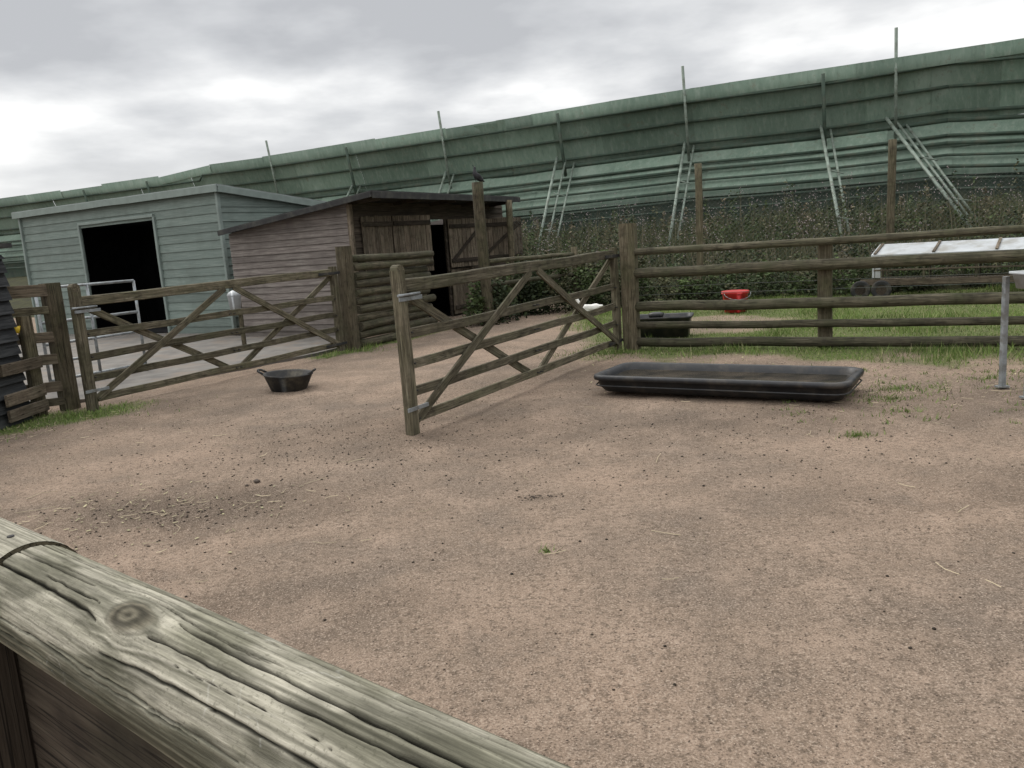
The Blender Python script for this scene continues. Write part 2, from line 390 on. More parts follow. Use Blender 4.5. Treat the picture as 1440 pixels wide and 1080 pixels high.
n=260; fx=rng.uniform(1.8,15,n); fy=np.interp(fx,[0,4.4,8.1,14,26],[20,18,17,15.5,12.5])+rng.normal(-.1,.2,n)
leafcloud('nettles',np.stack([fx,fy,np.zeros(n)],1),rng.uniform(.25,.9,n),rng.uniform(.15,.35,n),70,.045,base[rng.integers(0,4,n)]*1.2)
fi=rng.integers(0,len(C),480); V=[];Fc=[];K=[]
for i in fi:
    x,y,z=C[i]; x+=rng.normal(0,.3);y+=rng.normal(0,.3); hh=rng.uniform(.8,1.6)*(.6 if wd[i]<3.5 else 1); lx_=rng.normal(0,.15);ly_=rng.normal(0,.15)
    k=len(V); V+= [(x-.012,y,z),(x+.012,y,z),(x+lx_,y+ly_,z+hh)]; Fc.append((k,k+1,k+2)); K+=[(.16,.14,.09)]*3
    for q in range(rng.integers(3,9)):
        cx_=x+lx_+rng.normal(0,.12);cy_=y+ly_+rng.normal(0,.12);cz_=z+hh+rng.normal(-.08,.12); s=rng.uniform(.010,.022)
        for a_ in (1,0):
            k=len(V)
            V+= [(cx_-s,cy_-(s if a_ else 0),cz_),(cx_+s,cy_+(s if a_ else 0),cz_),(cx_,cy_,cz_+s*1.5)]
            Fc.append((k,k+1,k+2)); K+=[(.40,.34,.34)]*3
npmesh('thistle_flowers',np.array(V),np.array(Fc),M_leaf,False,{'col':np.array(K)})
n=50; C3=np.stack([rng.uniform(-52,-43.5,n),rng.uniform(62,66,n),np.full(n,1.)],1)
leafcloud('distant_trees',C3,rng.uniform(5.0,8.6,n),rng.uniform(1,1.8,n),180,.28,base[rng.integers(0,4,n)]*.9)

# ------------------------------------------------------------ green barrier wall
M_wall,t,b=newmat('green_painted_sheet',.6,.0,.2)
tc=t.n('ShaderNodeTexCoord').outputs['Object']; at0=t.n('ShaderNodeAttribute',attribute_name='rnd').outputs['Fac']
n1=t.noise(tc,.5,4,.6)
c=t.ramp(n1,[(.3,(.115,.168,.128)),(.55,(.155,.215,.168)),(.75,(.21,.27,.22))])
st=t.noise(t.mapping(tc,(3,3,.25)),2.5,4,.7)
c=t.mix(t.ramp(st,[(.5,0.),(.75,.5)]),c,(.29,.33,.28))
c=t.mix(t.ramp(st,[(.25,.6),(.44,0.)]),c,(.075,.105,.08))
c=t.mix(t.ramp(t.noise(tc,4,4,.75),[(.58,0.),(.70,.6)]),c,(.13,.125,.09))
c=t.mix(1.,c,t.ramp(at0,[(0.,.76),(1.,1.2)]),'MULTIPLY')
t.l(c,b.inputs['Base Color']); bump(t,b,t.noise(tc,.9,2,.5),.35,.15)
WP=[(-46,59,6.1),(-30,50,6.12),(-21,45,6.05),(-14.3,41.3,6.0),(-14.1,41.2,6.25),(-9.9,39,6.2),(-4,35,6.15),(.7,32,6.12),(6.83,29,6.25),(10.7,27,6.2),(13.8,25.3,6.27),(15.4,24.1,6.1),(20,20.8,6.15),(30,13,6.2)]
cum=[0]
for i in range(len(WP)-1): cum.append(cum[-1]+math.dist(WP[i][:2],WP[i+1][:2]))
def wallpt(s):
    x=np.interp(s,cum,[p[0] for p in WP]);y=np.interp(s,cum,[p[1] for p in WP]);z=np.interp(s,cum,[p[2] for p in WP]); return x,y,z
def s_of_x(x): return float(np.interp(x,[p[0] for p in WP],cum))
NV=(-.483,-.8756)
wall=empty('green_barrier_wall',(0,33,0))
def strip(name,prof,s0,s1,step,thick_off,jit,mat=None):
    V=[];Fq=[];R=[]
    s=s0
    while s<s1:
        e=min(s+step*random.uniform(.8,1.2),s1); r=random.random(); o_=random.uniform(-jit,jit); zt=random.uniform(-jit,jit)*2.6
        k=len(V); m=len(prof)
        for q in (s,e+.02):
            x,y,z=wallpt(q); dz=z-6.15
            for (d,h) in prof:
                dd=d+o_+thick_off; V.append((x+NV[0]*dd,y+NV[1]*dd,h+dz+(zt if h>5.9 else 0))); R.append(r)
        for i in range(m-1): Fq.append((k+i,k+i+1,k+m+i+1,k+m+i))
        s=e
    return npmesh(name,np.array(V),np.array(Fq),mat or M_wall,False,{'rnd':np.array(R)},wall)
strip('upper_sheets',[(.62,6.15),(.50,5.75),(.30,5.2),(.12,4.7),(0,4.25)],0,cum[-1],1.9,0,.02)
strip('top_capping',[(.56,5.80),(.66,6.19),(.60,6.195)],0,cum[-1],3.8,.03,.02)
strip('middle_sheets',[(0,4.22),(.62,3.55),(.64,3.42)],0,cum[-1],2.5,.03,.02)
strip('lower_sheets',[(.5,3.5),(1.2,2.75),(1.23,2.55)],0,cum[-1],2.5,.05,.03)
M_wrail=plain('green_painted_rail',(.05,.075,.057),.65,.0,.3,3,spec=.2,dirt=(.085,.095,.07))
strip('base_sheets',[(1.1,2.6),(1.12,1.2)],0,cum[-1],2.5,0,.01,M_wrail)
def wrail(d,z,r):
    for i in range(len(WP)-1):
        a=WP[i];c_=WP[i+1]
        tube('rail',(a[0]+NV[0]*d,a[1]+NV[1]*d,z+a[2]-6.15),(c_[0]+NV[0]*d,c_[1]+NV[1]*d,z+c_[2]-6.15),r,M_wrail,wall,6)
for (d,z,r) in ((.62,5.75,.045),(.34,5.15,.05),(.16,4.45,.055),(.10,4.2,.07),(.6,3.72,.05),(.8,3.48,.06),(1.1,3.12,.045),(1.4,2.78,.06),(1.4,2.45,.05),(1.4,2.15,.045)): wrail(d,z,r)
for x,ex in ((-22,0),(-17.5,0),(-10.1,.85),(-6,0),(-1.75,.8),(2.7,0),(6.83,.85),(10.75,0),(12.55,.95),(16.5,0),(20,.9)):
    s=s_of_x(x); X0,Y0,Z0=wallpt(s)
    p=lambda d,z,o=0:(X0+NV[0]*d+.876*o,Y0+NV[1]*d-.483*o,z)
    tube('support_pole',p(.80,Z0+ex-.1 if ex else Z0-.1),p(.3,3.6) ,.05 if ex else .06,M_brace if ex else M_wrail,wall,8)
for x,foot,k in ((-6,(-7.2,31.5),2),(-1.75,(-3.0,31),2),(2.7,(1.3,26),3),(6.83,(5.0,24),2),(10.75,(8.7,20.2),2),(12.55,(12.0,20),3),(16.5,(14,18),2)):
    X0,Y0,Z0=wallpt(s_of_x(x)); fz=float(bankz(np.array(foot[0]),np.array(foot[1])))
    for i in range(k):
        o_=(i-(k-1)/2)*.24
        a=(X0-.3*.48+o_*1.3,Y0-.3,4.55-.12*i); bb=(foot[0]+o_*1.2,foot[1]+.25*i,fz-.1)
        tube('brace_pole',a,bb,.038 if i else .05,M_brace,wall,8)
    for j in (1,3):
        t0=.2+.18*j; a=lerp((X0-.25,Y0-.3,4.5),(foot[0]-.24,foot[1],fz),t0); bb=lerp((X0+.12,Y0-.3,4.4),(foot[0]+.24,foot[1],fz),t0+.02)
        tube('brace_clip',a,bb,.022,M_brace,wall,6)

# ------------------------------------------------------------ lap board walls / sheds
def lapmat(name,c0,c1,c2,bh,rough=.8,dirt=(.1,.1,.08),da=.4):
    m,t,b=newmat(name,rough,0,.2)
    tc=t.n('ShaderNodeTexCoord').outputs['Object']; sp=t.n('ShaderNodeSeparateXYZ'); t.l(tc,sp.inputs[0])
    row=t.math('FLOOR',t.math('DIVIDE',sp.outputs[2],bh))
    wn=t.n('ShaderNodeTexWhiteNoise',noise_dimensions='1D'); t.l(row,wn.inputs['W'])
    cx=t.n('ShaderNodeCombineXYZ'); t.l(t.math('MULTIPLY',row,3.7),cx.inputs[0])
    n1=t.noise(t.mapping(tc,(1.2,8,22),cx.outputs[0]),2.,4,.65)
    c=t.ramp(n1,[(.3,c0),(.5,c1),(.7,c2)])
    c=t.mix(1.,c,t.ramp(wn.outputs[0],[(0.,.82),(1.,1.12)]),'MULTIPLY')
    c=t.mix(t.ramp(t.noise(tc,1.3,4,.7),[(.48,0.),(.7,da)]),c,dirt)
    gr=t.ramp(sp.outputs[2],[(0.,.6),(.25,0.)]); c=t.mix(gr,c,tuple(x*.7 for x in dirt))
    t.l(c,b.inputs['Base Color']); bump(t,b,n1,.3,.01); return m
M_green=lapmat('grey_green_board_paint',(.125,.160,.143),(.160,.198,.178),(.205,.242,.218),.19,.65,(.105,.125,.11),.5)
M_wside=lapmat('weathered_shed_board',(.105,.09,.082),(.175,.152,.138),(.26,.235,.212),.13,.9,(.09,.08,.07),.55)
M_wfront=lapmat('dark_shed_board',(.03,.024,.018),(.06,.048,.036),(.10,.08,.06),.13,.9,(.03,.03,.02),.5)
M_blk=lapmat('black_lap_board',(.012,.013,.014),(.028,.03,.032),(.06,.062,.064),.15,.8,(.06,.065,.06),.4)
def lapwall(name,A,B,zA,zB,bh,mat,parent,openings=(),z0=0,lip=.022):
    """outward is to the right hand side of A->B"""
    A=Vector((A[0],A[1],0));B=Vector((B[0],B[1],0)); L=(B-A).length; Xd=(B-A)/L; Yd=Vector((Xd.y,-Xd.x,0))
    mw=Matrix(((Xd.x,Yd.x,0,A.x),(Xd.y,Yd.y,0,A.y),(Xd.z,Yd.z,1,z0),(0,0,0,1)))
    V=[];Fq=[]; zt=max(zA,zB)-z0; zlo=min(zA,zB)-z0
    def rng_at(z):
        a,b_=0.,L; hA=zA-z0;hB=zB-z0
        if abs(hA-hB)>1e-6:
            sx_=(z-hA)/(hB-hA)*L
            if z>hA: a=max(a,sx_)
            if z>hB: b_=min(b_,sx_)
        return a,b_
    z=0
    while z<zt-.005:
        z1=min(z+bh,zt-.002)
        if z<zlo<z1: z1=zlo
        zm=(z+z1)/2
        a0,b0=rng_at(z);a1,b1=rng_at(z1)
        segs=[(a0,b0,a1,b1)]
        for (o0,o1,oz0,oz1) in openings:
            if oz0<zm<oz1:
                ns=[]
                for (p,q,r,s) in segs:
                    if o0<=p and o1>=q: continue
                    if o0>q or o1<p: ns.append((p,q,r,s)); continue
                    if o0>p: ns.append((p,o0,r,o0))
                    if o1<q: ns.append((o1,q,o1,s))
                segs=ns
        for (p,q,r,s) in segs:
            k=len(V)
            V+=[(p,0,z),(q,0,z),(p,lip,z),(q,lip,z),(r,.002,z1),(s,.002,z1),(p,-.03,z),(q,-.03,z),(r,-.03,z1),(s,-.03,z1)]
            Fq+=[(k,k+1,k+3,k+2),(k+2,k+3,k+5,k+4),(k+6,k+8,k+9,k+7),(k,k+2,k+4,k+8),(k+1,k+7,k+9,k+5),(k,k+6,k+7,k+1)]
        z=z1
    return mkobj(name,V,Fq,mat,parent,mw),mw,L
def roofslab(name,pts,th,mat,parent):
    V=[tuple(p) for p in pts]+[(p[0],p[1],p[2]-th) for p in pts]
    return mkobj(name,V,[(0,1,2,3),(7,6,5,4),(0,4,5,1),(1,5,6,2),(2,6,7,3),(3,7,4,0)],mat,parent)

gs=empty('green_shed',(-9.3,20,0))
GA=Vector((-12.51,21.6,0));GB=Vector((-6.02,17.8,0)); d=(GB-GA).normalized(); nb=Vector((-d.y,d.x,0))
GC=GB+nb*3.3; GD=GA+nb*3.3; Lg=(GB-GA).length
lapwall('front_wall',GA,GB,3.12,3.12,.19,M_green,gs,[(Lg*.33,Lg*.71,-1,2.70)])
lapwall('side_wall',GB,GC,3.12,2.78,.19,M_green,gs)
lapwall('back_wall',GC,GD,2.78,2.78,.19,M_green,gs)
lapwall('end_wall',GD,GA,2.78,3.12,.19,M_green,gs)
def up(v,z): return (v.x,v.y,z)
e=.14
roofslab('roof',[up(GA-d*e-nb*e,3.25),up(GB+d*e-nb*e,3.25),up(GC+d*e+nb*e,2.88),up(GD-d*e+nb*e,2.88)],.05,plain('grey_roof_sheet',(.22,.245,.24),.6,.1,.2,2,dirt=(.15,.165,.15)),gs)
M_trim=plain('grey_green_trim_paint',(.19,.23,.21),.65,0,.15,4)
beam('front_fascia',GA-d*e-nb*e+Vector((0,0,3.16)),GB+d*e-nb*e+Vector((0,0,3.16)),.03,.15,M_trim,gs)
beam('side_fascia',up(GB+d*e-nb*e*.8,3.15),up(GC+d*e+nb*e,2.78),.03,.14,M_trim,gs)
for k_,v in (('corner_trim_a',GA),('corner_trim_b',GB)): 
    w=v-nb*.03; beam(k_,up(w,0),up(w,3.1),.09,.07,M_trim,gs,ref=tuple(d))
for f in (.33,.71):
    w=GA+d*Lg*f-nb*.035; beam('door_jamb',up(w,0),up(w,2.74),.06,.07,M_trim,gs,ref=tuple(d))
w0=GA+d*Lg*.33-nb*.035;w1=GA+d*Lg*.71-nb*.035
beam('door_head',up(w0,2.76),up(w1,2.76),.06,.07,M_trim,gs)
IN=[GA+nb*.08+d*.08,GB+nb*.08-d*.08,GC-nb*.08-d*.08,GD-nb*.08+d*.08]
mkobj('shade_lining',[up(v,.06) for v in IN]+[up(v,2.74) for v in IN],[(0,1,2,3),(1,2,6,5),(2,3,7,6),(3,0,4,7),(4,5,6,7)],M_dark,gs)  # added dark floor and lining, so the shed doorway reads as shaded

ws=empty('timber_stable',(-3,17.5,0))
A=Vector((-2.83,15.5,0));ud=Vector((.45,.893,0)).normalized(); nb=Vector((-ud.y,ud.x,0))
B=A+ud*6.4; Cc=B+nb*3.1; Dd=A+nb*3.1
lapwall('front_wall',A,B,2.55,2.55,.13,M_wfront,ws,[(2.35,3.45,-1,2.15)])
lapwall('side_wall',Dd,A,2.16,2.55,.13,M_wside,ws)
lapwall('back_wall',Cc,Dd,2.16,2.16,.13,M_wside,ws)
lapwall('far_wall',B,Cc,2.55,2.16,.13,M_wside,ws)
e=.22;ov=.7
roofslab('roof',[up(A-ud*e-nb*ov,2.70),up(B-ud*.4-nb*ov,2.70),up(Cc-ud*.4+nb*.05,2.24),up(Dd-ud*e+nb*.05,2.24)],.06,M_felt,ws)
beam('eave_board',up(A-ud*e-nb*(ov+.02),2.62),up(B-ud*.4-nb*(ov+.02),2.62),.03,.12,M_felt,ws)
beam('verge_board',up(A-ud*(e+.02)-nb*ov,2.63),up(Dd-ud*(e+.02)+nb*.05,2.18),.03,.10,M_felt,ws)
for k in range(5):
    w=A+ud*(.1+k*1.4); beam('rafter',up(w-nb*(ov-.05),2.58),up(w+nb*.2,2.53),.05,.1,M_brownboard,ws)
beam('corner_post',up(A-nb*.02-ud*.02,0),up(A-nb*.02-ud*.02,2.5),.09,.09,M_plank,ws,ref=tuple(ud))
def plankdoor(P,dirv,w,z0,z1,parent,brace=True):
    k=max(3,int(w/.13)); pw=w/k; nrm=Vector((dirv.y,-dirv.x,0))
    for i in range(k):
        q=P+dirv*(pw*(i+.5)); top=z1+random.uniform(-.012,.012)
        beam('door_plank',up(q,z0),up(q,top),pw*.94,.025,M_plank,parent,ref=tuple(nrm),wob=.003)
    for zz in (z0+.15,z1-.15):
        beam('door_ledge',up(P+nrm*.03+dirv*.02,zz),up(P+nrm*.03+dirv*(w-.02),zz),.022,.09,M_brownboard,parent)
    if brace: beam('door_brace',up(P+nrm*.034+dirv*.06,z0+.15),up(P+nrm*.034+dirv*(w-.06),z1-.15),.02,.08,M_brownboard,parent)
P0=A-nb*.06
plankdoor(P0+ud*.25,ud,1.0,1.12,2.28,ws,False)
plankdoor(P0+ud*.25,ud,1.0,.05,1.08,ws,False)
plankdoor(P0+ud*1.28,(ud*.95-nb*.3).normalized(),1.02,1.12,2.28,ws,False)
plankdoor(P0+ud*1.28,ud,1.02,.05,1.08,ws,False)
plankdoor(P0+ud*3.5,(ud*.97-nb*.25).normalized(),1.15,1.12,2.2,ws,True)
plankdoor(P0+ud*4.9,(ud*.8-nb*.6).normalized(),1.2,1.12,2.2,ws,True)
plankdoor(P0+ud*3.5,ud,1.1,.05,1.08,ws,False)
plankdoor(P0+ud*4.9,ud,1.1,.05,1.08,ws,False)
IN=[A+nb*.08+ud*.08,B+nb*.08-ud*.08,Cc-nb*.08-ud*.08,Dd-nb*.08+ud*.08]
mkobj('shade_lining',[up(v,.03) for v in IN]+[up(v,2.1) for v in IN],[(0,1,2,3),(1,2,6,5),(2,3,7,6),(3,0,4,7),(4,5,6,7)],M_dark,ws)  # dark box painting in the shade behind the stable opening

bh=empty('black_hut',(-6.6,8,0))
Q=[Vector((-5.5,9.0,0)),Vector((-5.62,7.0,0)),Vector((-8.2,7.1,0)),Vector((-8.1,9.1,0))]
lapwall('side_wall',Q[1],Q[0],1.85,1.85,.15,M_blk,bh,lip=.045)
lapwall('back_wall',Q[0],Q[3],1.85,1.85,.15,M_blk,bh,lip=.045)
lapwall('front_wall',Q[2],Q[1],1.85,1.85,.15,M_blk,bh,lip=.045)
lapwall('end_wall',Q[3],Q[2],1.85,1.85,.15,M_blk,bh,lip=.045)
roofslab('roof',[(-8.3,6.9,1.9),(-5.45,6.85,1.97),(-5.42,9.1,1.97),(-8.2,9.2,1.9)],.05,M_felt,bh)

# ------------------------------------------------------------ gates
def gate(name,Hp,Fp,ht=1.3,zb=.13,free_foot=.0,free_top=1.46):
    g=empty(name,(Hp[0],Hp[1],0)); H_=Vector((Hp[0],Hp[1],0));F_=Vector((Fp[0],Fp[1],0)); L=(F_-H_).length; u_=(F_-H_)/L; nn=-Vector((u_.y,-u_.x,0))
    P=lambda s,z,o=0:tuple(H_+u_*s+nn*o+Vector((0,0,z)))
    beam('hinge_stile',P(.05,.03),P(.05,ht+.13),.13,.085,M_gate,g,ref=tuple(nn))
    beam('free_stile',P(L-.05,free_foot),P(L-.05,free_top-.03),.115,.085,M_gate,g,ref=tuple(nn))
    log('stile_cap',P(L-.05,free_top-.035,-.04),P(L-.05,free_top-.035,.04),.052,M_gate,g,12,.0)
    hs=[zb,zb+.25,zb+.49,zb+.76]
    beam('top_rail',P(.0,ht+.04),P(L,ht-.01),.075,.115,M_gate,g,n=10,wob=.02)
    for z in hs: beam('bar',P(.02,z+.01),P(L-.02,z+random.uniform(-.012,.012)),.03,.085,M_gate,g,n=10,wob=.02)
    m=L*.5
    for (s0,z0,s1,z1,o) in ((L-.1,zb,m+.08,ht-.03,.035),(m-.08,ht-.03,.1,zb,.035),(L-.12,ht-.05,m+.1,zb,-.035),(m-.1,zb,.12,ht-.05,-.035)):
        beam('brace',P(s0,z0,o),P(s1,z1,o),.025,.085,M_gate,g,n=8)
    for z in (ht+.02,zb+.02):
        for o in (-.045,.045): beam('hinge_strap',P(-.06,z,o),P(.45,z,o),.006,.04,M_tyre,g)
    beam('latch_plate',P(L-.3,ht-.12,.05),P(L+.02,ht-.12,.05),.012,.035,M_galv,g)
    tube('latch_bolt',P(L-.26,ht-.08,.06),P(L+.05,ht-.08,.06),.012,M_galv,g)
    beam('bottom_latch',P(L-.26,zb+.1,.05),P(L+.04,zb+.1,.05),.012,.035,M_galv,g)
    for s_ in (L*.5-.04,L*.5+.04,L-.12,.12):
        for z in hs: tube('coach_bolt',P(s_,z,.012),P(s_,z,.055),.008,M_tyre,g,6)
    return g
gate('wooden_gate',(1.53,11.15),(-.93,6.85))
gate('wooden_gate',(-2.75,13.25),(-4.93,9.22),ht=1.28)

fp=empty('post_and_rail_fence',(3.95,10,0)); fd=Vector((.887,-.461,0)); fn=Vector((.461,.887,0)); F0=Vector((1.65,11.2,0))
def FP(s,z,o=0): return tuple(F0+fd*s+fn*o+Vector((0,0,z)))
beam('gate_post',FP(.08,-.1,.0),FP(.08,1.74,.0),.21,.19,M_post,fp,ref=tuple(fn),wob=.015)
for s in (2.6,5.3,8.0,10.7): beam('post',FP(s,-.1,.1),FP(s,1.31,.1),.17,.12,M_post,fp,ref=tuple(fn))
for z,r in ((1.355,.048),(1.055,.07),(.585,.068),(.33,.05),(.10,.062)):
    for (a,b_) in ((.12,5.36),(5.3,11.5)):
        log('rail',FP(a,z+random.uniform(0,.02),-.03),FP(b_,z+random.uniform(-.01,.01),-.03),r,M_rail,fp,wob=.018)
for z in (.86,.75): tube('wire',FP(.1,z,.08),FP(11,z+.01,.08),.003,M_wire,fp,5)

lf=empty('log_stockade',(-2.2,14.5,0))
beam('gate_post',(-2.62,13.42,-.1),(-2.62,13.42,1.72),.22,.2,M_post,lf,ref=(.88,-.47,0),wob=.015)
beam('end_post',(-1.62,15.75,-.1),(-1.62,15.75,1.5),.14,.14,M_post,lf,ref=(.88,-.47,0))
for k in range(11):
    z=.08+k*.142; log('half_log',(-2.52+random.uniform(-.03,.03),13.6,z),(-1.42+random.uniform(-.09,.09),15.55,z+random.uniform(-.012,.012)),random.uniform(.064,.074),M_rail,lf)

l=empty('rail_fence',(-5.4,9.3,0))
beam('gate_post',(-5.30,9.50,-.1),(-5.30,9.50,1.5),.19,.16,M_post,l,ref=(.88,-.47,0))
beam('short_post',(-5.52,9.25,-.1),(-5.52,9.25,1.15),.13,.12,M_post,l,ref=(.88,-.47,0))
for z in (1.42,.88,.62,.3): beam('board',(-5.28,9.42,z),(-6.4,8.75,z+.02),.04,.14 if z>1 else .12,M_plank,l)
for z in (1.2,.12): beam('board',(-5.28,9.42,z),(-6.4,8.75,z),.04,.09,M_gate,l)
for z in (.62,.3,.12): beam('board_end',(-5.40,9.22,z),(-5.44,8.55,z-.01),.035,.13,M_plank,l)
yb=empty('yellow_scoop',(-5.62,9.1,1.1))
beam('handle',(-5.60,9.05,1.3),(-5.55,9.1,1.05),.03,.03,M_yellow,yb); loft('bowl',[(.03,.03,.03,0),(.05,.05,.05,.08)],M_yellow,yb,at(-5.54,9.1,.97))

h_=empty('metal_hurdle',(-6,11.5,0)); a=(-6.35,11.0);b_=(-5.6,12.3)
HP=lambda t_,z:(a[0]+(b_[0]-a[0])*t_,a[1]+(b_[1]-a[1])*t_,z)
for z in (.15,.4,.65,.95,1.42): tube('bar',HP(0,z),HP(1,z),.02,M_galv,h_)
for t_ in (0,.5,1): tube('upright',HP(t_,.03),HP(t_,1.42),.022,M_galv,h_)

cf=empty('chain_link_fence',(6,17.3,0))
CP=[(.2,19.9,0),(4.35,18,0),(8.1,17,0),(14,15.5,0),(22,13.4,0)]
pt=[2.6,3.0,3.13,3.0,3.0]
for p,h in zip(CP,pt): log('fence_post',(p[0],p[1],-.1),(p[0]+.03,p[1],h),.08,M_post,cf,12,.02)
V=[];Fq=[]
def thin(p,q,r):
    p=Vector(p);q=Vector(q);dd=(q-p).normalized(); a_=dd.cross(Vector((.3,1,.2))).normalized(); b2=dd.cross(a_); k=len(V)
    for e_ in (p,q):
        for j in range(3):
            an=2.094*j; V.append(tuple(e_+(a_*math.cos(an)+b2*math.sin(an))*r))
    for j in range(3): Fq.append((k+j,k+(j+1)%3,k+3+(j+1)%3,k+3+j))
HF=2.2
for i in range(len(CP)-1):
    P=Vector(CP[i]);Q_=Vector(CP[i+1]);L=(Q_-P).length;u_=(Q_-P)/L; s=-HF
    while s<L:
        for sg in (0,1):
            s0,s1=max(s,0),min(s+HF,L)
            if s1>s0:
                z0_=s0-s;z1_=s1-s
                if sg: z0_,z1_=HF-z0_,HF-z1_
                thin(P+u_*s0+Vector((0,0,.1+z0_)),P+u_*s1+Vector((0,0,.1+z1_)),.0025)
        s+=.1
    for z in (.12,1.2,2.3): thin(P+Vector((0,0,z)),Q_+Vector((0,0,z)),.005)
npmesh('mesh_wires',np.array(V),np.array(Fq),M_wire,False,None,cf)
tp=empty('tall_timber_post',(-.38,16,0))
log('post',(-.36,16,-.1),(-.41,16,2.78),.11,M_post,tp,12,.02)
for z in (1.25,.8): log('rail',(-.3,16.05,z),(1.6,18.2,z),.045,M_rail,tp)
log('post_b',(1.6,18.2,0),(1.6,18.2,1.4),.07,M_post,tp)

# ------------------------------------------------------------ trough tray
tt=empty('water_tray',(2.07,7.86,0)); mw=at(2.09,7.84,.02,math.atan2(-.54,.842))
hx,hy=1.22,.42
loft('basin',[(hx-.06,hy-.06,.12,0),(hx-.01,hy-.01,.14,.06),(hx,hy,.14,.125),(hx+.03,hy+.03,.15,.128),(hx+.035,hy+.035,.155,.15),(hx+.03,hy+.03,.15,.172),(hx+.005,hy+.005,.14,.18),(hx-.03,hy-.03,.13,.172),(hx-.045,hy-.045,.12,.12),(hx-.09,hy-.09,.1,.045)],M_blackpl,tt,mw,8)
loft('rim_rib',[(hx+.01,hy+.01,.14,.062),(hx+.022,hy+.022,.15,.07),(hx+.01,hy+.01,.14,.078)],M_blackpl,tt,mw,8,False,False)
mw_,t,b=newmat('murky_water',.15,0,.2)
tc=t.n('ShaderNodeTexCoord').outputs['Object']; bump(t,b,t.noise(tc,9,3,.5),.25,.03); t.l(t.ramp(t.noise(tc,4,4,.6),[(.4,(.022,.019,.012)),(.7,(.085,.068,.048))]),b.inputs['Base Color'])
loft('water',[(hx-.058,hy-.058,.11,.108),(hx-.060,hy-.060,.11,.11)],mw_,tt,mw,8,False,True)

rp=empty('rubber_feed_pan',(-2.72,9.68,0))
loft('bowl',[(.19,.19,.19,0),(.21,.21,.21,.01),(.285,.285,.285,.19),(.30,.30,.30,.2),(.295,.295,.295,.215),(.275,.275,.275,.205),(.2,.2,.2,.035)],M_tyre,rp,at(-2.72,9.68,.01)@Matrix.Rotation(.06,4,'Y'),8)
for sgn in (-1,1):
    pts=[(sgn*.27,-.08,.2),(sgn*.33,-.06,.235),(sgn*.345,0,.245),(sgn*.33,.06,.235),(sgn*.27,.08,.2)]
    for i in range(4): tube('handle',tuple(Vector(pts[i])+Vector((-2.72,9.68,.02-.02*sgn))),tuple(Vector(pts[i+1])+Vector((-2.72,9.68,.02-.02*sgn))),.014,M_tyre,rp)

bt=empty('black_feed_tub',(2.45,12.4,0)); mw=at(2.42,12.45,.0,-.3)
loft('tub',[(.38,.24,.08,0),(.42,.27,.09,.28),(.45,.30,.1,.29),(.45,.30,.1,.32),(.41,.26,.09,.31),(.37,.23,.08,.06)],M_blackpl,bt,mw)
loft('lid',[(.1,.1,.05,.30),(.12,.12,.06,.36),(.06,.06,.05,.38)],M_blackpl,bt,at(2.3,12.4,.0,-.3))
rb=empty('red_bucket',(4.3,15.1,0))
loft('bucket',[(.20,.20,.2,0),(.235,.235,.235,.34),(.255,.255,.255,.345),(.255,.255,.255,.39),(.24,.24,.24,.395),(.2,.2,.2,.385)],M_red,rb,at(4.3,15.1,.02),6)
for i in range(8):
    a0=math.pi*i/8;a1=math.pi*(i+1)/8
    tube('handle',(4.3+.25*math.cos(a0),15.1-.1*math.sin(a0)-.14,.38-.12*math.sin(a0)),(4.3+.25*math.cos(a1),15.1-.1*math.sin(a1)-.14,.38-.12*math.sin(a1)),.006,M_galv,rb,5)

ar=empty('covered_hay_rack',(9.5,14.5,0)); AO=Vector((7.3,15.9,0)); ax=Vector((.8,-.6,0)); ay=Vector((.6,.8,0)); AL=5.2
AP=lambda s,z,o=0: tuple(AO+ax*s+ay*o+Vector((0,0,z)))
roofslab('roof_sheet',[AP(-.05,.86,-.15),AP(AL,.86,-.15),AP(AL,1.04,.6),AP(-.05,1.04,.6)],.03,M_whitepaint,ar)
for k in range(6): beam('roof_rib',AP(.02+k*1.02,.885,-.13),AP(.02+k*1.02,1.055,.58),.05,.02,M_plank,ar)
beam('front_plate',AP(-.05,.82,-.13),AP(AL,.82,-.13),.04,.07,M_whitepaint,ar)
for z in (.33,.56): beam('bottom_beam',AP(-.25 if z<.4 else 0,z,-.1),AP(AL,z,-.1),.06,.12 if z<.4 else .03,M_plank,ar)
beam('back_beam',AP(-.1,.33,.6),AP(AL,.33,.6),.06,.12,M_rail,ar)
for k in range(7):
    s=.02+k*.86; beam('upright',AP(s,.3,-.1),AP(s,.81,-.1),.04,.04,M_rail,ar); beam('upright',AP(s,.3,.56),AP(s,.99,.56),.04,.04,M_rail,ar)
for k in range(90):
    s=.03+k*.057; tube('mesh_bar',AP(s,.33,-.07),AP(s,.81,-.07),.004,M_wire,ar,4)
mkobj('end_panel',[AP(-.03,.35,-.1),AP(-.03,.35,.2),AP(-.03,.92,.2),AP(-.03,.84,-.1)],[(0,1,2,3)],M_whitepaint,ar)
mkobj('corner_panel',[AP(-.03,.42,-.125),AP(.12,.42,-.125),AP(.12,.82,-.125),AP(-.03,.82,-.125)],[(0,1,2,3)],M_whitepaint,ar)
mkobj('floor_panel',[AP(0,.36,-.1),AP(AL,.36,-.1),AP(AL,.36,.56),AP(0,.36,.56)],[(0,1,2,3)],M_plank,ar)
